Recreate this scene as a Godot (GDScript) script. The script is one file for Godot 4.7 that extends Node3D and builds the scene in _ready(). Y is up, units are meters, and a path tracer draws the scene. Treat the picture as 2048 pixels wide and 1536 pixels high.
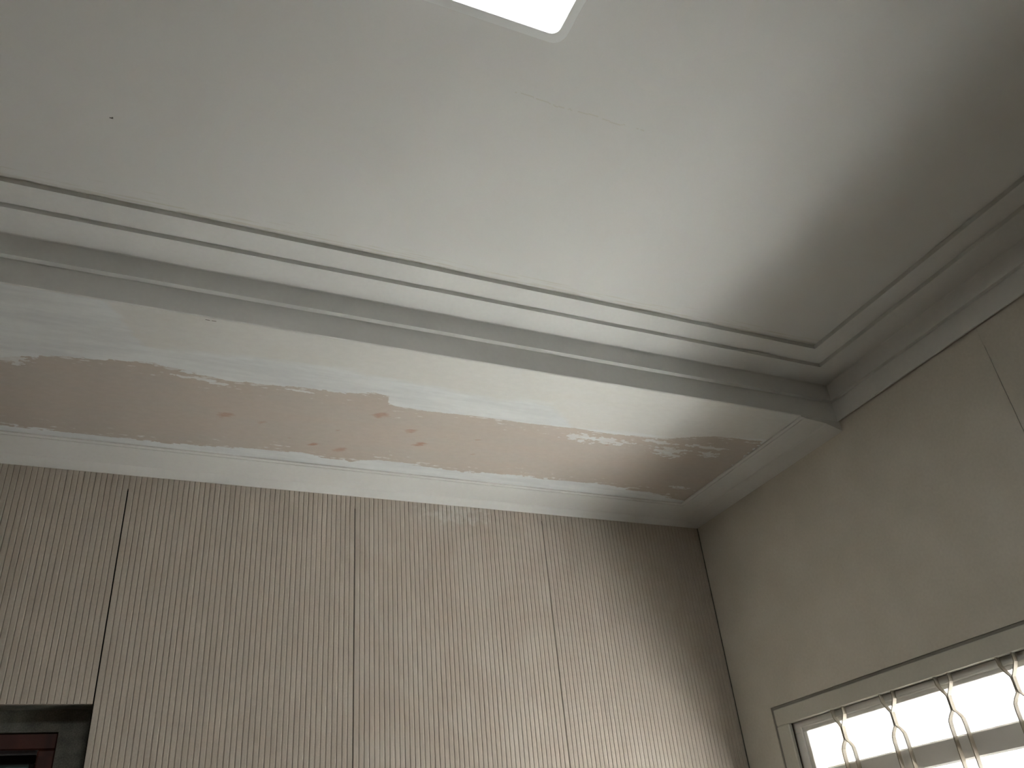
extends Node3D
# Corner of a room under renovation: fluted wall tiles, dropped soffit with crown moulding, window with a steel grille.
# World: right-hand (window) wall face at x = 0, fluted wall face at z = 0, floor at y = 0.

const ROOM_W := 3.6
const ROOM_D := 3.6
const CEIL := 2.83
const SOFFIT_Y := 2.6985
const SOFFIT_Z := 0.7172

var M := {}
var rng := RandomNumberGenerator.new()

# ---------------------------------------------------------------- helpers
func quad(st: SurfaceTool, a: Vector3, b: Vector3, c: Vector3, d: Vector3, out: Vector3, uv := []) -> void:
	# one flat four-sided face whose front looks along "out"
	var n := (b - a).cross(c - a)
	if n.length() < 1e-12:
		n = (c - a).cross(d - a)
	var v := [a, b, c, d]
	var t: Array = uv.duplicate()
	if n.dot(out) > 0.0:
		v.reverse()
		t.reverse()
	for k in [0, 1, 2, 0, 2, 3]:
		if t.size() == 4:
			st.set_uv(t[k])
		st.add_vertex(v[k])

func tri(st: SurfaceTool, a: Vector3, b: Vector3, c: Vector3, out: Vector3) -> void:
	var n := (b - a).cross(c - a)
	var v := [a, b, c]
	if n.dot(out) > 0.0:
		v = [a, c, b]
	for p in v:
		st.add_vertex(p)

func begin() -> SurfaceTool:
	var st := SurfaceTool.new()
	st.begin(Mesh.PRIMITIVE_TRIANGLES)
	st.set_smooth_group(-1)
	return st

func box(st: SurfaceTool, lo: Vector3, hi: Vector3, c := 0.0) -> void:
	# a box with chamfered edges of width c
	var mid := (lo + hi) * 0.5
	var h := (hi - lo) * 0.5
	if c <= 0.0:
		for ax in 3:
			for s in [-1.0, 1.0]:
				var n := Vector3.ZERO
				n[ax] = s
				var u := Vector3.ZERO
				u[(ax + 1) % 3] = h[(ax + 1) % 3]
				var w := Vector3.ZERO
				w[(ax + 2) % 3] = h[(ax + 2) % 3]
				var o: Vector3 = mid + n * h[ax]
				quad(st, o - u - w, o + u - w, o + u + w, o - u + w, n)
		return
	var g := h - Vector3(c, c, c)
	for ax in 3:
		var i1 := (ax + 1) % 3
		var i2 := (ax + 2) % 3
		for s in [-1.0, 1.0]:
			var n := Vector3.ZERO
			n[ax] = s
			var u := Vector3.ZERO
			u[i1] = g[i1]
			var w := Vector3.ZERO
			w[i2] = g[i2]
			var o: Vector3 = mid + n * h[ax]
			quad(st, o - u - w, o + u - w, o + u + w, o - u + w, n)
		# the four edges that run along ax
		for s1 in [-1.0, 1.0]:
			for s2 in [-1.0, 1.0]:
				var e1 := Vector3.ZERO
				e1[i1] = s1 * h[i1]
				e1[i2] = s2 * g[i2]
				var e2 := Vector3.ZERO
				e2[i1] = s1 * g[i1]
				e2[i2] = s2 * h[i2]
				var l := Vector3.ZERO
				l[ax] = g[ax]
				var nn := Vector3.ZERO
				nn[i1] = s1
				nn[i2] = s2
				quad(st, mid + e1 - l, mid + e1 + l, mid + e2 + l, mid + e2 - l, nn)
	for sx in [-1.0, 1.0]:
		for sy in [-1.0, 1.0]:
			for sz in [-1.0, 1.0]:
				var k := Vector3(sx, sy, sz)
				tri(st, mid + Vector3(h.x, g.y, g.z) * k, mid + Vector3(g.x, h.y, g.z) * k, mid + Vector3(g.x, g.y, h.z) * k, k)

func finish(st: SurfaceTool, called: String, m: Material, parent: Node, at := Vector3.ZERO) -> MeshInstance3D:
	st.generate_normals()
	st.set_material(m)
	return place(st.commit(), called, parent, at)

func place(mesh: Mesh, called: String, parent: Node, at := Vector3.ZERO) -> MeshInstance3D:
	var o := MeshInstance3D.new()
	o.mesh = mesh
	o.name = called
	o.position = at
	o.cast_shadow = GeometryInstance3D.SHADOW_CASTING_SETTING_ON
	parent.add_child(o, true)
	return o

func thing(called: String, label: String, category: String, at := Vector3.ZERO, group := "") -> Node3D:
	var o := Node3D.new()
	o.name = called
	add_child(o, true)
	o.position = at
	o.set_meta("label", label)
	o.set_meta("category", category)
	if group:
		o.set_meta("group", group)
	return o

func setting(called: String, label: String, category: String) -> Node3D:
	var o := thing(called, label, category)
	o.set_meta("kind", "structure")
	return o

func one_box(called: String, m: Material, parent: Node, lo: Vector3, hi: Vector3, c := 0.0) -> MeshInstance3D:
	var st := begin()
	box(st, lo, hi, c)
	return finish(st, called, m, parent)

# ---------------------------------------------------------------- materials
func noise(freq: float, seed_: int, oct := 4) -> FastNoiseLite:
	var n := FastNoiseLite.new()
	n.noise_type = FastNoiseLite.TYPE_SIMPLEX_SMOOTH
	n.frequency = freq
	n.seed = seed_
	n.fractal_octaves = oct
	return n

func mottled(a: Color, b: Color, freq: float, seed_: int, grain := 0.02, size := 512) -> ImageTexture:
	# seamless patches between two near colours with fine grain
	var big := noise(freq, seed_).get_seamless_image(size, size)
	var fine := noise(0.22, seed_ + 9, 2).get_seamless_image(size, size)
	var im := Image.create(size, size, false, Image.FORMAT_RGB8)
	for y in size:
		for x in size:
			var t := big.get_pixel(x, y).r
			var g := (fine.get_pixel(x, y).r - 0.5) * grain * 2.0
			var c := a.lerp(b, t)
			im.set_pixel(x, y, Color(c.r + g, c.g + g, c.b + g))
	im.generate_mipmaps()
	return ImageTexture.create_from_image(im)

func mat(c: Color, rough: float, tex: Texture2D = null, scale_ := 1.0) -> StandardMaterial3D:
	var m := StandardMaterial3D.new()
	m.albedo_color = c
	m.roughness = rough
	m.metallic_specular = 0.4
	if tex:
		m.albedo_color = Color.WHITE
		m.albedo_texture = tex
		m.uv1_triplanar = true
		m.uv1_world_triplanar = true
		m.uv1_scale = Vector3.ONE * scale_
	return m

func materials() -> void:
	M.paint = mat(Color.WHITE, 0.75, mottled(Color(0.868, 0.870, 0.862), Color(0.888, 0.890, 0.884), 0.008, 3, 0.008), 0.6)
	M.plaster = mat(Color.WHITE, 0.8, mottled(Color(0.66, 0.60, 0.53), Color(0.70, 0.64, 0.57), 0.008, 5, 0.012), 0.5)
	M.flute = mat(Color.WHITE, 0.55, mottled(Color(0.735, 0.695, 0.650), Color(0.755, 0.725, 0.685), 0.012, 11, 0.02), 1.6)
	M.stone = mat(Color.WHITE, 0.5, mottled(Color(0.790, 0.770, 0.725), Color(0.830, 0.810, 0.770), 0.010, 21, 0.015), 0.9)
	M.filler = mat(Color(0.70, 0.66, 0.60), 0.8)
	M.cement = mat(Color.WHITE, 0.95, mottled(Color(0.38, 0.39, 0.37), Color(0.52, 0.52, 0.49), 0.02, 31, 0.06), 2.0)
	M.adhesive = mat(Color(0.10, 0.085, 0.07), 0.95)
	M.grout = mat(Color(0.55, 0.54, 0.51), 0.95)
	M.casing = mat(Color.WHITE, 0.35, mottled(Color(0.77, 0.76, 0.72), Color(0.80, 0.79, 0.75), 0.01, 41, 0.012), 1.0)
	M.frame = mat(Color(0.88, 0.875, 0.86), 0.35)
	M.grille = mat(Color(0.57, 0.54, 0.49), 0.45)
	M.wood = mat(Color.WHITE, 0.5, wood(), 1.0)
	M.dark_wood = mat(Color(0.13, 0.09, 0.09), 0.5)
	M.frosted = mat(Color(0.55, 0.70, 0.74), 0.25)
	M.floor = mat(Color.WHITE, 0.45, mottled(Color(0.39, 0.33, 0.28), Color(0.45, 0.39, 0.33), 0.01, 51, 0.02), 0.5)
	M.yard = mat(Color.WHITE, 0.9, mottled(Color(0.77, 0.775, 0.765), Color(0.83, 0.83, 0.82), 0.01, 61, 0.04), 0.3)
	M.render_coat = mat(Color.WHITE, 0.9, mottled(Color(0.70, 0.70, 0.69), Color(0.75, 0.75, 0.74), 0.01, 65, 0.03), 0.4)
	M.soil = mat(Color.WHITE, 1.0, mottled(Color(0.26, 0.21, 0.17), Color(0.36, 0.29, 0.23), 0.03, 69, 0.06), 0.8)
	M.bezel = mat(Color(0.93, 0.94, 0.94), 0.4)
	var g := mat(Color(0.95, 0.97, 0.97, 0.08), 0.02)
	g.transparency = BaseMaterial3D.TRANSPARENCY_ALPHA
	M.glass = g
	var d := mat(Color(0.95, 0.95, 0.95), 0.5)
	d.emission_enabled = true
	d.emission = Color(0.97, 1.0, 0.99)
	d.emission_energy_multiplier = 1.2
	M.diffuser = d

func wood() -> ImageTexture:
	var n := noise(0.02, 71, 3)
	var im := Image.create(256, 256, false, Image.FORMAT_RGB8)
	for y in 256:
		for x in 256:
			var t := 0.5 + 0.5 * sin((x * 0.25 + n.get_noise_2d(x, y * 0.15) * 12.0))
			var c := Color(0.27, 0.15, 0.13).lerp(Color(0.34, 0.19, 0.16), t)
			im.set_pixel(x, y, c)
	im.generate_mipmaps()
	return ImageTexture.create_from_image(im)

func along(pts: Array, x: float) -> float:
	# height of a polyline that runs with growing x
	if x <= pts[0].x:
		return pts[0].y
	for k in pts.size() - 1:
		var a: Vector2 = pts[k]
		var b: Vector2 = pts[k + 1]
		if x <= b.x:
			return lerpf(a.y, b.y, (x - a.x) / maxf(b.x - a.x, 1e-5))
	return pts[-1].y

func soffit_texture() -> ImageTexture:
	# bare pinkish gypsum where the old paint was scraped off, fresh white putty along its edges, small rusty stains
	var up := [Vector2(-3.0, 0.47), Vector2(-2.082, 0.451), Vector2(-2.026, 0.475), Vector2(-1.853, 0.508), Vector2(-1.793, 0.509), Vector2(-1.709, 0.497), Vector2(-1.643, 0.487), Vector2(-1.555, 0.490), Vector2(-1.465, 0.499), Vector2(-1.348, 0.506), Vector2(-1.291, 0.522), Vector2(-1.253, 0.513), Vector2(-1.247, 0.486), Vector2(-1.227, 0.476), Vector2(-1.147, 0.472), Vector2(-1.015, 0.481), Vector2(-0.873, 0.480), Vector2(-0.729, 0.490), Vector2(-0.650, 0.488), Vector2(-0.572, 0.490), Vector2(-0.460, 0.495), Vector2(-0.326, 0.547), Vector2(-0.245, 0.556), Vector2(-0.144, 0.560)]
	var lo := [Vector2(-3.0, 0.15), Vector2(-2.097, 0.153), Vector2(-1.881, 0.145), Vector2(-1.767, 0.153), Vector2(-1.647, 0.152), Vector2(-1.587, 0.162), Vector2(-1.500, 0.172), Vector2(-1.397, 0.177), Vector2(-1.312, 0.159), Vector2(-1.257, 0.161), Vector2(-1.180, 0.186), Vector2(-1.047, 0.180), Vector2(-0.893, 0.174), Vector2(-0.655, 0.186), Vector2(-0.485, 0.190), Vector2(-0.292, 0.170), Vector2(-0.184, 0.150), Vector2(-0.116, 0.140)]
	var pu := [Vector2(-3.0, 0.73), Vector2(-1.899, 0.731), Vector2(-1.856, 0.659), Vector2(-1.807, 0.575), Vector2(-1.777, 0.566), Vector2(-1.697, 0.581), Vector2(-1.595, 0.597), Vector2(-1.486, 0.599), Vector2(-1.371, 0.593), Vector2(-1.299, 0.591), Vector2(-1.187, 0.588), Vector2(-1.054, 0.577), Vector2(-0.984, 0.572), Vector2(-0.935, 0.585), Vector2(-0.852, 0.588), Vector2(-0.788, 0.547), Vector2(-0.734, 0.495), Vector2(-0.46, 0.50), Vector2(-0.144, 0.565)]
	var spots := [[-1.607, 0.330, 0.026, 0.7], [-1.522, 0.312, 0.014, 0.6], [-1.246, 0.422, 0.026, 0.9], [-1.151, 0.363, 0.019, 0.8], [-1.103, 0.301, 0.021, 1.1], [-1.375, 0.230, 0.015, 1.2], [-1.300, 0.219, 0.022, 0.8], [-0.960, 0.361, 0.010, 0.5], [-0.591, 0.425, 0.008, 0.8], [-1.44, 0.25, 0.007, 0.4], [-1.33, 0.32, 0.006, 0.4], [-0.94, 0.28, 0.008, 0.4]]
	var flakes := [[-0.680, 0.446, 0.05, 0.020], [-0.600, 0.447, 0.06, 0.016], [-0.455, 0.478, 0.05, 0.008], [-0.395, 0.440, 0.055, 0.018], [-0.372, 0.412, 0.05, 0.012], [-0.300, 0.485, 0.06, 0.010], [-0.262, 0.446, 0.03, 0.014], [-0.22, 0.225, 0.04, 0.008], [-2.06, 0.455, 0.03, 0.02], [-1.70, 0.478, 0.05, 0.006], [-1.64, 0.466, 0.03, 0.006], [-1.46, 0.484, 0.03, 0.005]]
	var w := 2048
	var h := 512
	var im := Image.create(w, h, false, Image.FORMAT_RGB8)
	var n1 := noise(1.0, 101, 4)
	var n2 := noise(1.0, 102, 3)
	var n3 := noise(1.0, 103, 4)
	var paint := Color(0.865, 0.866, 0.855)
	var putty := Color(0.892, 0.905, 0.908)
	var pink := Color(0.755, 0.715, 0.680)
	var stain := Color(0.66, 0.49, 0.40)
	for i in w:
		var x := -ROOM_W + ROOM_W * (i + 0.5) / w
		var zu := along(up, x)
		var zl := along(lo, x)
		var zp := along(pu, x)
		for j in h:
			var z := SOFFIT_Z * (j + 0.5) / h
			var streak := n1.get_noise_2d(x * 6.0, z * 70.0)       # knife marks drawn along the wall
			var rag := n2.get_noise_2d(x * 30.0, z * 60.0)
			var broad := n3.get_noise_2d(x * 3.0, z * 14.0)
			var c := paint
			c = c.lerp(Color(0.85, 0.84, 0.815), clampf(0.3 + broad, 0.0, 1.0) * 0.35)
			# putty band
			var e := z - zp + broad * 0.02 + streak * 0.008
			var in_putty := clampf(0.5 - e / 0.026, 0.0, 1.0)
			c = c.lerp(putty.lerp(Color(0.850, 0.862, 0.868), clampf(0.45 + streak * 0.5 + broad * 1.1, 0.0, 1.0)), in_putty)
			# bare gypsum, dragged edges
			var rough_edge := 1.0 if x < -1.24 or x > -0.70 else 0.3
			var ragged_u := (rag * 0.006 + streak * 0.009) * rough_edge
			var ragged_l := rag * 0.006 + streak * 0.012
			var right_end := (-0.145 - (0.56 - z) * -0.075) - x + rag * 0.02
			if z < zu + ragged_u and z > zl + ragged_l and right_end > 0.0:
				var p := pink.lerp(Color(0.745, 0.716, 0.685), clampf(0.5 + broad * 1.2, 0.0, 1.0))
				# dry smears of putty left on the gypsum close to its edges
				var rim := minf(zu - z, z - zl)
				var dry := clampf((streak + rag * 0.7 - 0.28 - rim * 9.0) * 5.0, 0.0, 1.0)
				p = p.lerp(putty, dry * 0.6)
				for s in spots:
					var q := Vector2((x - s[0]) / s[2], (z - s[1] - (x - s[0]) * 0.25) / (s[2] * 0.62))
					var r := q.length() + rag * 0.5
					if r < 1.0:
						p = p.lerp(stain, clampf((1.0 - r) * 1.6, 0.0, 1.0) * 0.55 * s[3])
				c = p
			for s in flakes:
				var q := Vector2((x - s[0]) / s[2], (z - s[1]) / s[3])
				if q.length() + rag * 1.1 + streak * 0.8 < 0.9:
					c = c.lerp(putty, 0.75)
			# two short dark scratches at the outer edge
			if (absf(z - 0.7065) < 0.0012 and ((x > -1.702 and x < -1.693) or (x > -1.689 and x < -1.681))):
				c = Color(0.30, 0.27, 0.24)
			var g := rag * 0.012
			im.set_pixel(i, j, Color(c.r + g, c.g + g, c.b + g))
	im.generate_mipmaps()
	return ImageTexture.create_from_image(im)

func ceiling_texture() -> ImageTexture:
	# painted board with a hairline crack, a nail hole and brush marks beside the moulding
	var s := 2048
	var im := Image.create(s, s, false, Image.FORMAT_RGB8)
	var n1 := noise(1.0, 111, 3)
	var n2 := noise(1.0, 112, 3)
	for j in s:
		var z := ROOM_D * (j + 0.5) / s
		for i in s:
			var x := -ROOM_W + ROOM_W * (i + 0.5) / s
			var broad := n1.get_noise_2d(x * 1.5, z * 1.5)
			var c := Color(0.870, 0.872, 0.864).lerp(Color(0.886, 0.888, 0.882), clampf(0.5 + broad, 0.0, 1.0))
			if z > 0.86 and z < 0.92:
				var brush := n2.get_noise_2d(x * 5.0, z * 160.0)
				var k := clampf((brush - (z - 0.862) * 16.0 + 0.12) * 4.0, 0.0, 1.0)
				c = c.lerp(Color(0.80, 0.785, 0.735), k * 0.5)
			im.set_pixel(i, j, c)
	var px := s / ROOM_W
	for k in 170:
		var t := k / 170.0
		var x := lerpf(-1.276, -1.000, t)
		var z := 1.3485 + n2.get_noise_1d(x * 12.0) * 0.006
		if n1.get_noise_1d(x * 40.0) > -0.22 + t * 0.15:
			im.set_pixel(int((x + ROOM_W) * px), int(z * px), Color(0.83, 0.82, 0.785))
	for d in [Vector2i(0, 0), Vector2i(1, 0), Vector2i(1, 1), Vector2i(-1, 0)]:
		im.set_pixel(int((-1.911 + ROOM_W) * px) + d.x, int(1.064 * px) + d.y, Color(0.22, 0.20, 0.18))
	im.generate_mipmaps()
	return ImageTexture.create_from_image(im)

# ---------------------------------------------------------------- fluted tiles
const FLUTES := 45

func fluted_tile(x0: float, x1: float, y0: float, y1: float, notch_x := -99.0, notch_y := 0.0, face: Material = null) -> ArrayMesh:
	# a tile with its face at z = 0 and V grooves; right of notch_x (if given) its lower edge is raised to notch_y
	var st := begin()
	var pitch := (x1 - x0) / FLUTES
	var gw := 0.0018
	var gl := 0.0025
	var gd := 0.0020
	var t := -0.011
	for k in FLUTES:
		var a := x0 + k * pitch
		var b := a + pitch
		var lo := y0
		if notch_x > -90.0 and (a + b) * 0.5 > notch_x:
			lo = notch_y
		var prof := [Vector2(a, -gd), Vector2(a + gw, 0.0), Vector2(b - gl, 0.0), Vector2(b, -gd)]
		var dirs := [Vector3(-1, 0, 0.6), Vector3(0, 0, 1), Vector3(1, 0, 0.6)]
		if k == 0:
			prof[0] = Vector2(a, -0.0006)
			prof[1] = Vector2(a + 0.0008, 0.0)
		if k == FLUTES - 1:
			prof[3] = Vector2(b, -0.0006)
			prof[2] = Vector2(b - 0.0008, 0.0)
		for s in 3:
			var p: Vector2 = prof[s]
			var q: Vector2 = prof[s + 1]
			var u0 := (p.x - x0) / (x1 - x0)
			var u1 := (q.x - x0) / (x1 - x0)
			quad(st, Vector3(p.x, lo, p.y), Vector3(q.x, lo, q.y), Vector3(q.x, y1, q.y), Vector3(p.x, y1, p.y), dirs[s], [Vector2(u0, 1), Vector2(u1, 1), Vector2(u1, 0), Vector2(u0, 0)])
			quad(st, Vector3(p.x, lo, p.y), Vector3(q.x, lo, q.y), Vector3(q.x, lo, t), Vector3(p.x, lo, t), Vector3.DOWN)
			quad(st, Vector3(p.x, y1, p.y), Vector3(q.x, y1, q.y), Vector3(q.x, y1, t), Vector3(p.x, y1, t), Vector3.UP)
		quad(st, Vector3(a, lo, t), Vector3(b, lo, t), Vector3(b, y1, t), Vector3(a, y1, t), Vector3.FORWARD)
		if k == 0:
			quad(st, Vector3(a, lo, t), Vector3(a, lo, -0.0006), Vector3(a, y1, -0.0006), Vector3(a, y1, t), Vector3.LEFT)
		if k == FLUTES - 1:
			quad(st, Vector3(b, lo, t), Vector3(b, lo, -0.0006), Vector3(b, y1, -0.0006), Vector3(b, y1, t), Vector3.RIGHT)
		if notch_x > -90.0 and lo != y0 and a - pitch * 0.5 <= notch_x:
			quad(st, Vector3(a, y0, t), Vector3(a, y0, 0), Vector3(a, lo, 0), Vector3(a, lo, t), Vector3.RIGHT)
	st.generate_normals()
	st.set_material(face if face else M.flute)
	return st.commit()

func smear_texture() -> ImageTexture:
	# the same tile with a wipe of white putty below the cornice
	var w := 512
	var h := 1024
	var im := Image.create(w, h, false, Image.FORMAT_RGB8)
	var n1 := noise(1.0, 141, 4)
	var n2 := noise(1.0, 142, 3)
	for j in h:
		var y: float = ROWS[2][1] - (ROWS[2][1] - ROWS[2][0]) * (j + 0.5) / h
		for i in w:
			var x := -1.2 + 0.6 * (i + 0.5) / w
			var c := Color(0.735, 0.695, 0.650).lerp(Color(0.755, 0.725, 0.685), clampf(0.5 + n1.get_noise_2d(x * 6.0, y * 6.0), 0.0, 1.0))
			var q := Vector2((x + 0.875) / 0.11, (y - 2.645) / 0.045)
			var k := 1.0 - q.length() + n2.get_noise_2d(x * 30.0, y * 30.0) * 0.9
			if k > 0.0:
				c = c.lerp(Color(0.86, 0.86, 0.84), clampf(k * 1.4, 0.0, 1.0) * 0.5)
			im.set_pixel(i, j, c)
	im.generate_mipmaps()
	return ImageTexture.create_from_image(im)

func slab_tile(poly: PackedVector2Array) -> ArrayMesh:
	# a flat tile on the window wall: outline in (z, y), face at x = 0, back at x = 0.011
	var st := begin()
	var idx := Geometry2D.triangulate_polygon(poly)
	for k in range(0, idx.size(), 3):
		var a: Vector2 = poly[idx[k]]
		var b: Vector2 = poly[idx[k + 1]]
		var c: Vector2 = poly[idx[k + 2]]
		tri(st, Vector3(0, a.y, a.x), Vector3(0, b.y, b.x), Vector3(0, c.y, c.x), Vector3.LEFT)
		tri(st, Vector3(0.011, a.y, a.x), Vector3(0.011, b.y, b.x), Vector3(0.011, c.y, c.x), Vector3.RIGHT)
	var n := poly.size()
	var clockwise := Geometry2D.is_polygon_clockwise(poly)
	for k in n:
		var a: Vector2 = poly[k]
		var b: Vector2 = poly[(k + 1) % n]
		var e := (b - a).orthogonal() * (-1.0 if clockwise else 1.0)
		quad(st, Vector3(0, a.y, a.x), Vector3(0, b.y, b.x), Vector3(0.011, b.y, b.x), Vector3(0.011, a.y, a.x), Vector3(0, e.y, e.x))
	st.generate_normals()
	st.set_material(M.stone)
	return st.commit()

const ROWS := [[0.0, 0.277], [0.2785, 1.4785], [1.480, 2.680]]
const DOOR_R := -1.80
const DOOR_L := -2.72
const DOOR_TOP := 2.0965

func back_wall() -> void:
	var w := setting("wall_back", "wall of beige fluted tiles with dark upright joints", "wall")
	var st := begin()
	for z in [[-0.065, -0.0125, DOOR_L, DOOR_R, DOOR_TOP], [-0.20, -0.065, DOOR_L + 0.062, DOOR_R - 0.062, 2.05]]:
		box(st, Vector3(-ROOM_W - 0.2, -0.2, z[0]), Vector3(z[2], CEIL, z[1]))
		box(st, Vector3(z[3], -0.2, z[0]), Vector3(0.2, CEIL, z[1]))
		box(st, Vector3(z[2], z[4], z[0]), Vector3(z[3], CEIL, z[1]))
	finish(st, "masonry", M.cement, w)
	# dark adhesive bed that shows in the open joints
	st = begin()
	for r in [[DOOR_R, 0.0, 0.0], [-ROOM_W, DOOR_L, 0.0], [DOOR_L, DOOR_R, DOOR_TOP]]:
		box(st, Vector3(r[0], r[2], -0.0125), Vector3(r[1], CEIL, -0.0112))
	finish(st, "adhesive_bed", M.adhesive, w)
	var gap := 0.0015
	var plain := []
	for r in ROWS:
		plain.append(fluted_tile(-0.6 + gap, -gap, r[0], r[1]))
	for col in 6:
		var off := -0.6 * col
		for r in 3:
			if col == 3:
				if r == 2:
					place(fluted_tile(-0.6 + gap, -gap, DOOR_TOP, ROWS[2][1]), "wall_tile", w, Vector3(off, 0, 0))
			elif col == 4:
				place(fluted_tile(-0.6 + gap, -gap, ROWS[r][0], ROWS[r][1], DOOR_L - off, DOOR_TOP) if r == 2 else fluted_tile(-0.6 + gap, DOOR_L - off, ROWS[r][0], ROWS[r][1]), "wall_tile", w, Vector3(off, 0, 0))
			elif col == 1 and r == 2:
				var smeared := mat(Color.WHITE, 0.55)
				smeared.albedo_texture = smear_texture()
				place(fluted_tile(-0.6 + gap, -gap, ROWS[r][0], ROWS[r][1], -99.0, 0.0, smeared), "wall_tile", w, Vector3(off, 0, 0))
			else:
				place(plain[r], "wall_tile", w, Vector3(off, 0, 0))
		if col > 0:
			var y0 := 2.632 if col > 1 else 2.646
			one_box("joint_filler", M.filler, w, Vector3(off - 0.0016, y0, -0.011), Vector3(off + 0.0016, 2.68, -0.0016))

const WIN_Z0 := 0.2144
const WIN_Z1 := 1.17
const WIN_Y0 := 0.90
const WIN_Y1 := 1.992

func right_wall() -> void:
	var w := setting("wall_right", "smooth grey stone tiled wall around the grilled window", "wall")
	var st := begin()
	var za := -3.0
	var zb := 6.8
	var x0 := 0.0125
	box(st, Vector3(x0, -0.2, za), Vector3(0.2, 3.0, WIN_Z0))
	box(st, Vector3(x0, -0.2, WIN_Z1), Vector3(0.2, 3.0, zb))
	box(st, Vector3(x0, -0.2, WIN_Z0), Vector3(0.2, WIN_Y0, WIN_Z1))
	box(st, Vector3(x0, WIN_Y1, WIN_Z0), Vector3(0.2, 3.0, WIN_Z1))
	finish(st, "masonry", M.plaster, w)
	st = begin()
	box(st, Vector3(0.0112, 0, 0), Vector3(x0, CEIL, WIN_Z0))
	box(st, Vector3(0.0112, 0, WIN_Z1), Vector3(x0, CEIL, ROOM_D))
	box(st, Vector3(0.0112, 0, WIN_Z0), Vector3(x0, WIN_Y0, WIN_Z1))
	box(st, Vector3(0.0112, WIN_Y1, WIN_Z0), Vector3(x0, CEIL, WIN_Z1))
	finish(st, "adhesive_bed", M.adhesive, w)
	var cols := [[0.0025, 1.1862], [1.1876, 2.3865], [2.388, 3.5985]]
	for c in cols:
		for r in [ROWS[0], ROWS[1], [ROWS[2][0], 2.715]]:
			var full := PackedVector2Array([Vector2(c[0], r[0]), Vector2(c[1], r[0]), Vector2(c[1], r[1]), Vector2(c[0], r[1])])
			var g := 0.0505 + 0.0105
			var hole := PackedVector2Array([Vector2(WIN_Z0 - g, WIN_Y0 - 0.035), Vector2(WIN_Z1 + g, WIN_Y0 - 0.035), Vector2(WIN_Z1 + g, WIN_Y1 + 0.046 + 0.0085), Vector2(WIN_Z0 - g, WIN_Y1 + 0.046 + 0.0085)])
			for p in Geometry2D.clip_polygons(full, hole):
				place(slab_tile(p), "wall_tile", w)
	one_box("joint_filler", M.stone, w, Vector3(0.0006, 2.650, 1.1860), Vector3(0.011, 2.715, 1.1878))

# ---------------------------------------------------------------- mouldings
# profile points: distance from the fascia (back run), distance from the wall (other runs), height
const CROWN := [[-0.0023, 0.0057, 2.6986], [0.000, 0.008, 2.7004], [0.000, 0.008, 2.7573], [0.0136, 0.022, 2.7573], [0.0136, 0.022, 2.8060], [0.0151, 0.0235, 2.8075], [0.0878, 0.110, 2.8075], [0.0878, 0.110, 2.8182], [0.145, 0.174, 2.8182], [0.145, 0.174, 2.8310], [-0.0023, 0.000, 2.8310]]

func run(called: String, label: String, corners: Array, m: Material, caps := false) -> void:
	# sweeps matching profile points from one mitred corner to the next
	var st := begin()
	var n := corners.size()
	var mid := Vector3.ZERO
	for c in corners:
		mid += c[0] / n
	for k in n:
		var a: Array = corners[k]
		var b: Array = corners[(k + 1) % n]
		var edge: Vector3 = b[0] - a[0]
		var axis: Vector3 = (a[1] - a[0]).normalized()
		var out := axis.cross(edge)
		quad(st, a[0], a[1], b[1], b[0], out * run_sign(corners))
	if caps:
		for e in 2:
			var flat := PackedVector2Array()
			var ax: Vector3 = (corners[0][1] - corners[0][0]).normalized()
			for c in corners:
				flat.append(Vector2(c[e].x if absf(ax.z) > 0.5 else c[e].z, c[e].y))
			var idx := Geometry2D.triangulate_polygon(flat)
			for t in range(0, idx.size(), 3):
				tri(st, corners[idx[t]][e], corners[idx[t + 1]][e], corners[idx[t + 2]][e], ax * (-1.0 if e == 0 else 1.0))
	var o := finish(st, called, m, self)
	o.set_meta("label", label)
	o.set_meta("category", "moulding")
	o.set_meta("kind", "structure")

func run_sign(corners: Array) -> float:
	var axis: Vector3 = (corners[0][1] - corners[0][0]).normalized()
	var area := Vector3.ZERO
	for k in corners.size():
		area += corners[k][0].cross(corners[(k + 1) % corners.size()][0])
	return 1.0 if area.dot(axis) < 0.0 else -1.0

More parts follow.
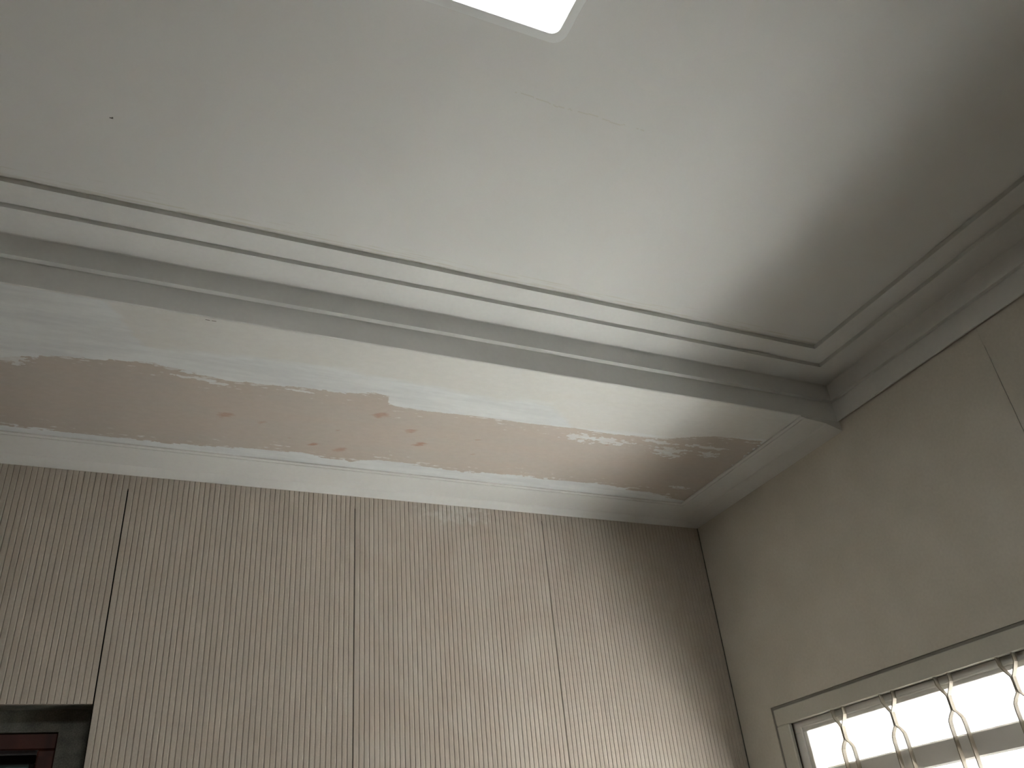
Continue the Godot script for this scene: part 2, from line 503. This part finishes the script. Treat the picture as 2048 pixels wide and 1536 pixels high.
func mouldings() -> void:
	var back := []
	var right := []
	var left := []
	var front := []
	for p in CROWN:
		var zb: float = SOFFIT_Z + p[0]
		var xr: float = -p[1]
		var xl: float = -ROOM_W + p[1]
		var zf: float = ROOM_D - p[1]
		var y: float = p[2]
		back.append([Vector3(xl, y, zb), Vector3(xr, y, zb)])
		right.append([Vector3(xr, y, zb), Vector3(xr, y, zf)])
		left.append([Vector3(xl, y, zb), Vector3(xl, y, zf)])
		front.append([Vector3(xl, y, zf), Vector3(xr, y, zf)])
	run("trim_1", "stepped white crown moulding along the face of the dropped soffit", back, M.paint)
	run("trim_2", "stepped white crown moulding above the window wall", right, M.paint)
	run("trim_3", "stepped crown moulding above the plain side wall facing the window", left, M.paint)
	run("trim_4", "stepped crown moulding above the wall opposite the fluted tiles", front, M.paint)
	# thin cornice between soffit and walls
	var low := [[0.000, 0.000, 2.6698], [0.018, 0.049, 2.6845], [0.022, 0.054, 2.6872], [0.112, 0.128, 2.6925], [0.112, 0.128, 2.6945], [0.123, 0.140, 2.6948], [0.123, 0.140, 2.6990], [0.000, 0.000, 2.6990]]
	back = []
	right = []
	left = []
	for p in low:
		var y: float = p[2]
		back.append([Vector3(-ROOM_W + p[1], y, p[0]), Vector3(-p[1], y, p[0])])
		right.append([Vector3(-p[1], y, p[0]), Vector3(-p[1], y, SOFFIT_Z - 0.001)])
		left.append([Vector3(-ROOM_W + p[1], y, p[0]), Vector3(-ROOM_W + p[1], y, SOFFIT_Z - 0.001)])
	run("trim_5", "low white cornice along the top of the fluted tiles", back, M.paint, true)
	run("trim_6", "low white cornice under the soffit along the window wall", right, M.paint, true)
	run("trim_7", "low white cornice under the soffit along the plain side wall", left, M.paint, true)

func ceiling_and_soffit() -> void:
	var c := setting("ceiling", "off-white painted ceiling with a hairline crack", "ceiling")
	var m := mat(Color.WHITE, 0.75)
	m.albedo_texture = ceiling_texture()
	var st := begin()
	quad(st, Vector3(-ROOM_W, CEIL, 0), Vector3(0, CEIL, 0), Vector3(0, CEIL, ROOM_D), Vector3(-ROOM_W, CEIL, ROOM_D), Vector3.DOWN, [Vector2(0, 0), Vector2(1, 0), Vector2(1, 1), Vector2(0, 1)])
	for f in [[Vector3(-ROOM_W, CEIL, 0), Vector3(0, CEIL, 0), Vector3.FORWARD], [Vector3(-ROOM_W, CEIL, ROOM_D), Vector3(0, CEIL, ROOM_D), Vector3.BACK], [Vector3(0, CEIL, 0), Vector3(0, CEIL, ROOM_D), Vector3.RIGHT], [Vector3(-ROOM_W, CEIL, 0), Vector3(-ROOM_W, CEIL, ROOM_D), Vector3.LEFT]]:
		var u := Vector3(0, 0.03, 0)
		quad(st, f[0], f[1], f[1] + u, f[0] + u, f[2], [Vector2.ZERO, Vector2.ZERO, Vector2.ZERO, Vector2.ZERO])
	finish(st, "ceiling_board", m, c)
	one_box("roof_slab", M.cement, c, Vector3(-ROOM_W - 0.2, CEIL + 0.03, -3.0), Vector3(0.2, 3.0, 6.8))
	var s := setting("soffit", "dropped ceiling soffit with scraped pinkish gypsum and white putty patches", "soffit")
	var sm := mat(Color.WHITE, 0.8)
	sm.albedo_texture = soffit_texture()
	st = begin()
	var y := SOFFIT_Y
	var ze := SOFFIT_Z - 0.0025
	var v := ze / SOFFIT_Z
	quad(st, Vector3(-ROOM_W, y, 0), Vector3(0, y, 0), Vector3(0, y, ze), Vector3(-ROOM_W, y, ze), Vector3.DOWN, [Vector2(0, 0), Vector2(1, 0), Vector2(1, v), Vector2(0, v)])
	quad(st, Vector3(-ROOM_W, y + 0.02, 0), Vector3(0, y + 0.02, 0), Vector3(0, y + 0.02, ze), Vector3(-ROOM_W, y + 0.02, ze), Vector3.UP, [Vector2(0, 0), Vector2(1, 0), Vector2(1, 1), Vector2(0, 1)])
	finish(st, "soffit_board", sm, s)
	one_box("fascia_board", M.paint, s, Vector3(-ROOM_W, y + 0.0205, SOFFIT_Z - 0.0225), Vector3(0, CEIL - 0.001, SOFFIT_Z - 0.0035))

# ---------------------------------------------------------------- window
func window_unit() -> void:
	var w := setting("window_1", "pale framed window with overexposed daylight behind steel bars", "window")
	var cw := 0.0505
	var x0 := -0.003
	var ct := 0.046
	one_box("casing", M.casing, w, Vector3(x0, WIN_Y1, WIN_Z0 - cw), Vector3(0.0108, WIN_Y1 + ct, WIN_Z1 + cw), 0.0022)
	one_box("casing", M.casing, w, Vector3(x0, WIN_Y0 - 0.03, WIN_Z0 - cw), Vector3(0.0108, WIN_Y1, WIN_Z0), 0.0022)
	one_box("casing", M.casing, w, Vector3(x0, WIN_Y0 - 0.03, WIN_Z1), Vector3(0.0108, WIN_Y1, WIN_Z1 + cw), 0.0022)
	one_box("window_sill", M.casing, w, Vector3(-0.03, WIN_Y0 - 0.03, WIN_Z0), Vector3(0.19, WIN_Y0 + 0.004, WIN_Z1), 0.002)
	# recessed grout line between casing and wall tiles
	one_box("grout", M.grout, w, Vector3(0.003, WIN_Y1 + ct, WIN_Z0 - cw - 0.0103), Vector3(0.0111, WIN_Y1 + ct + 0.0083, WIN_Z1 + cw + 0.0103))
	one_box("grout", M.grout, w, Vector3(0.003, WIN_Y0 - 0.03, WIN_Z0 - cw - 0.0103), Vector3(0.0111, WIN_Y1 + ct, WIN_Z0 - cw))
	one_box("grout", M.grout, w, Vector3(0.003, WIN_Y0 - 0.03, WIN_Z1 + cw), Vector3(0.0111, WIN_Y1 + ct, WIN_Z1 + cw + 0.0103))
	var f := Node3D.new()
	f.name = "window_frame"
	w.add_child(f, true)
	var t := 0.0295          # head
	var u := 0.047           # stiles
	var a := 0.014
	var b := 0.060
	one_box("head", M.frame, f, Vector3(a, WIN_Y1 - t, WIN_Z0), Vector3(b, WIN_Y1, WIN_Z1), 0.0015)
	one_box("bottom_rail", M.frame, f, Vector3(a, WIN_Y0 + 0.004, WIN_Z0), Vector3(b, WIN_Y0 + 0.03, WIN_Z1), 0.0015)
	one_box("stile", M.frame, f, Vector3(a, WIN_Y0 + 0.03, WIN_Z0), Vector3(b, WIN_Y1 - t, WIN_Z0 + u), 0.0015)
	one_box("stile", M.frame, f, Vector3(a, WIN_Y0 + 0.03, WIN_Z1 - u), Vector3(b, WIN_Y1 - t, WIN_Z1), 0.0015)
	one_box("bead", M.frame, f, Vector3(a - 0.005, WIN_Y0 + 0.03, WIN_Z0 + 0.026), Vector3(a + 0.001, WIN_Y1 - 0.014, WIN_Z0 + 0.034), 0.0012)
	one_box("bead", M.frame, f, Vector3(a - 0.005, WIN_Y0 + 0.03, WIN_Z1 - 0.034), Vector3(a + 0.001, WIN_Y1 - 0.014, WIN_Z1 - 0.026), 0.0012)
	one_box("bead", M.frame, f, Vector3(a - 0.004, WIN_Y1 - 0.019, WIN_Z0 + 0.034), Vector3(a + 0.001, WIN_Y1 - 0.014, WIN_Z1 - 0.034), 0.0012)
	one_box("transom", M.frame, f, Vector3(a, 1.810, WIN_Z0 + u), Vector3(b - 0.012, 1.8635, WIN_Z1 - u), 0.004)
	var xm := a + 0.024
	one_box("pane", M.glass, w, Vector3(xm, 1.8635, WIN_Z0 + u), Vector3(xm + 0.004, WIN_Y1 - t, WIN_Z1 - u))
	one_box("pane", M.glass, w, Vector3(xm, WIN_Y0 + 0.03, WIN_Z0 + u), Vector3(xm + 0.004, 1.810, WIN_Z1 - u))

func bar_mesh(side: float) -> ArrayMesh:
	# one flat steel bar, bent inwards to touch its partner at the knot; side -1 or +1 from the pair's centre line (z)
	var half := 0.0195
	var pts := [Vector2(half * 1.06, 1.9925), Vector2(half, 1.974), Vector2(half * 0.55, 1.958), Vector2(0.0022, 1.946), Vector2(0.0017, 1.938), Vector2(0.0017, 1.922), Vector2(0.0022, 1.914), Vector2(half * 0.6, 1.904), Vector2(half * 0.93, 1.894), Vector2(half, 1.880), Vector2(half, 1.02), Vector2(half * 0.55, 1.000), Vector2(0.0022, 0.988), Vector2(0.0017, 0.98), Vector2(0.0017, 0.96), Vector2(half * 0.6, 0.945), Vector2(half, 0.93), Vector2(half, 0.9035)]
	var st := begin()
	var th := 0.0014
	var d0 := -0.0025
	var d1 := 0.0095
	for k in pts.size() - 1:
		var p: Vector2 = pts[k]
		var q: Vector2 = pts[k + 1]
		var zi0 := (p.x - th) * side
		var zo0 := (p.x + th) * side
		var zi1 := (q.x - th) * side
		var zo1 := (q.x + th) * side
		quad(st, Vector3(d0, p.y, zi0), Vector3(d0, p.y, zo0), Vector3(d0, q.y, zo1), Vector3(d0, q.y, zi1), Vector3.LEFT)
		quad(st, Vector3(d1, p.y, zi0), Vector3(d1, p.y, zo0), Vector3(d1, q.y, zo1), Vector3(d1, q.y, zi1), Vector3.RIGHT)
		quad(st, Vector3(d0, p.y, zi0), Vector3(d1, p.y, zi0), Vector3(d1, q.y, zi1), Vector3(d0, q.y, zi1), Vector3(0, 0, -side))
		quad(st, Vector3(d0, p.y, zo0), Vector3(d1, p.y, zo0), Vector3(d1, q.y, zo1), Vector3(d0, q.y, zo1), Vector3(0, 0, side))
	for e in [0, pts.size() - 1]:
		var p: Vector2 = pts[e]
		quad(st, Vector3(d0, p.y, p.x - th), Vector3(d1, p.y, p.x - th), Vector3(d1, p.y, p.x + th), Vector3(d0, p.y, p.x + th), Vector3.UP if e == 0 else Vector3.DOWN)
	st.generate_normals()
	st.set_material(M.grille)
	return st.commit()

func grille() -> void:
	var g := thing("window_grille", "pale steel window grille of paired bars pinched together into knots", "window grille")
	var a := bar_mesh(-1.0)
	var b := bar_mesh(1.0)
	for k in 5:
		var z := 0.4085 + 0.1755 * k
		place(a, "bar", g, Vector3(0, 0, z))
		place(b, "bar", g, Vector3(0, 0, z))

# ---------------------------------------------------------------- door
func door() -> void:
	var d := setting("door_1", "dark reddish wooden door frame set deep in a rough cement opening", "door")
	var xr := DOOR_R - 0.062
	var xl := DOOR_L + 0.062
	var f := 0.036
	one_box("frame_head", M.wood, d, Vector3(xl, 2.05 - f, -0.17), Vector3(xr, 2.05, -0.072), 0.003)
	one_box("frame_jamb", M.wood, d, Vector3(xr - f, 0, -0.17), Vector3(xr, 2.05 - f, -0.072), 0.003)
	one_box("frame_jamb", M.wood, d, Vector3(xl, 0, -0.17), Vector3(xl + f, 2.05 - f, -0.072), 0.003)
	var leaf := Node3D.new()
	leaf.name = "door_leaf"
	d.add_child(leaf, true)
	var a := xl + f + 0.002
	var b := xr - f - 0.002
	var t := 2.012
	one_box("rail", M.dark_wood, leaf, Vector3(a, t - 0.018, -0.155), Vector3(b, t, -0.12), 0.002)
	one_box("stile", M.dark_wood, leaf, Vector3(b - 0.012, 0.01, -0.155), Vector3(b, t - 0.018, -0.12), 0.002)
	one_box("stile", M.dark_wood, leaf, Vector3(a, 0.01, -0.155), Vector3(a + 0.012, t - 0.018, -0.12), 0.002)
	one_box("rail", M.dark_wood, leaf, Vector3(a + 0.012, 0.9, -0.155), Vector3(b - 0.012, 1.0, -0.12), 0.002)
	one_box("pane", M.frosted, leaf, Vector3(a + 0.012, 1.0, -0.142), Vector3(b - 0.012, t - 0.018, -0.134))
	one_box("panel", M.dark_wood, leaf, Vector3(a + 0.012, 0.01, -0.145), Vector3(b - 0.012, 0.9, -0.13))

# ---------------------------------------------------------------- lamp
func ceiling_lamp() -> void:
	var x1 := -1.248
	var z0 := 1.470
	var size := 0.60
	var c := Vector3(x1 - size * 0.5, CEIL, z0 + size * 0.5)
	var o := thing("ceiling_light", "square white LED ceiling panel, switched on", "ceiling light", c)
	var outer := rounded(size * 0.5, 0.022)
	var inner := rounded(size * 0.5 - 0.017, 0.014)
	var st := begin()
	var n := outer.size()
	var h := 0.018
	for k in n:
		var a: Vector2 = outer[k]
		var b: Vector2 = outer[(k + 1) % n]
		var ia: Vector2 = inner[k]
		var ib: Vector2 = inner[(k + 1) % n]
		var mo := Vector3(a.x + b.x, 0, a.y + b.y)
		var ca := a * 0.994
		var cb := b * 0.994
		quad(st, Vector3(a.x, 0, a.y), Vector3(b.x, 0, b.y), Vector3(b.x, -h + 0.003, b.y), Vector3(a.x, -h + 0.003, a.y), mo)
		quad(st, Vector3(a.x, -h + 0.003, a.y), Vector3(b.x, -h + 0.003, b.y), Vector3(cb.x, -h, cb.y), Vector3(ca.x, -h, ca.y), mo + Vector3.DOWN)
		quad(st, Vector3(ca.x, -h, ca.y), Vector3(cb.x, -h, cb.y), Vector3(ib.x, -h, ib.y), Vector3(ia.x, -h, ia.y), Vector3.DOWN)
		quad(st, Vector3(ia.x, -h, ia.y), Vector3(ib.x, -h, ib.y), Vector3(ib.x, -h + 0.004, ib.y), Vector3(ia.x, -h + 0.004, ia.y), -mo)
	finish(st, "bezel", M.bezel, o)
	st = begin()
	for k in n:
		var a: Vector2 = inner[k]
		var b: Vector2 = inner[(k + 1) % n]
		tri(st, Vector3(0, -h + 0.002, 0), Vector3(a.x, -h + 0.002, a.y), Vector3(b.x, -h + 0.002, b.y), Vector3.DOWN)
	finish(st, "diffuser", M.diffuser, o)
	var l := AreaLight3D.new()
	l.name = "lamp_glow"
	l.area_size = Vector2(size - 0.04, size - 0.04)
	l.light_energy = LAMP
	l.light_color = Color(1.0, 0.98, 0.95)
	l.area_range = 12.0
	l.shadow_enabled = true
	o.add_child(l)
	l.position = Vector3(0, -h - 0.004, 0)
	l.rotation.x = -PI / 2

func rounded(r: float, c: float) -> PackedVector2Array:
	var p := PackedVector2Array()
	for q in 4:
		var base := q * PI / 2
		var ctr := Vector2(1, 1).rotated(base) * (r - c)
		for k in 6:
			p.append(ctr + Vector2(c, 0).rotated(base + k * PI / 10))
	return p

# ---------------------------------------------------------------- scene
const LAMP := 0.13
const SUN := 19.5

func _ready() -> void:
	rng.seed = 7
	# camera
	var cam := Camera3D.new()
	cam.name = "camera"
	cam.fov = 48.8205
	cam.near = 0.02
	add_child(cam)
	cam.transform = Transform3D(Basis(Vector3(0.91079634, -0.08938144, 0.4030645), Vector3(-0.14350349, 0.84687161, 0.51206955), Vector3(-0.38711339, -0.52423224, 0.75850101)).orthonormalized(), Vector3(-1.7818, 1.62, 2.21))
	cam.current = true
	# hazy bright sky and the exposure
	var env := Environment.new()
	env.background_mode = Environment.BG_SKY
	var sm := ProceduralSkyMaterial.new()
	sm.sky_top_color = Color(0.80, 0.88, 0.96)
	sm.sky_horizon_color = Color(0.97, 0.98, 0.98)
	sm.ground_horizon_color = Color(0.80, 0.79, 0.76)
	sm.ground_bottom_color = Color(0.60, 0.58, 0.55)
	sm.sky_energy_multiplier = 2.2
	sm.ground_energy_multiplier = 1.0
	var sky := Sky.new()
	sky.sky_material = sm
	env.sky = sky
	env.ambient_light_source = Environment.AMBIENT_SOURCE_SKY
	env.tonemap_mode = Environment.TONE_MAPPER_LINEAR
	env.tonemap_exposure = 2.95
	env.sdfgi_enabled = true
	env.ssao_enabled = true
	env.ssil_enabled = true
	var we := WorldEnvironment.new()
	we.name = "world_environment"
	we.environment = env
	add_child(we)
	# high sun from behind the house: the yard outside the window is sunlit beyond the strip the house shades
	var sun := DirectionalLight3D.new()
	sun.name = "sun"
	sun.light_energy = SUN
	sun.light_color = Color(1.0, 0.995, 0.98)
	sun.light_angular_distance = 0.6
	sun.shadow_enabled = true
	sun.sky_mode = DirectionalLight3D.SKY_MODE_LIGHT_ONLY
	add_child(sun)
	sun.look_at_from_position(Vector3.ZERO, Vector3(0.235, -1.0, 0.05), Vector3.RIGHT)

	materials()
	# room shell
	var fl := setting("floor", "plain pale floor of the room", "floor")
	one_box("floor_slab", M.floor, fl, Vector3(-ROOM_W - 0.2, -0.2, -0.2), Vector3(0.012, 0.0, ROOM_D + 0.2))
	back_wall()
	right_wall()
	var wl := setting("wall_left", "plain plastered side wall facing the window", "wall")
	one_box("plaster", M.plaster, wl, Vector3(-ROOM_W - 0.2, -0.2, -0.0125), Vector3(-ROOM_W, CEIL + 0.03, ROOM_D + 0.2))
	var wf := setting("wall_front", "plain plastered wall opposite the fluted tiles", "wall")
	one_box("plaster", M.plaster, wf, Vector3(-ROOM_W, -0.2, ROOM_D), Vector3(0.0125, CEIL + 0.03, ROOM_D + 0.2))
	ceiling_and_soffit()
	mouldings()
	window_unit()
	door()
	# outside
	var y := setting("ground", "pale concrete passage outside the window", "ground")
	one_box("passage_slab", M.yard, y, Vector3(0.85, -0.25, -8), Vector3(1.70, -0.02, 11))
	one_box("soil_bed", M.soil, y, Vector3(0.2, -0.25, -8), Vector3(0.85, -0.04, 11))
	var bw := setting("wall_neighbour", "white plastered wall of the house across the passage", "wall")
	one_box("plaster", M.render_coat, bw, Vector3(1.50, -0.02, -8), Vector3(1.70, 3.4, 11), 0.01)
	# things
	ceiling_lamp()
	grille()
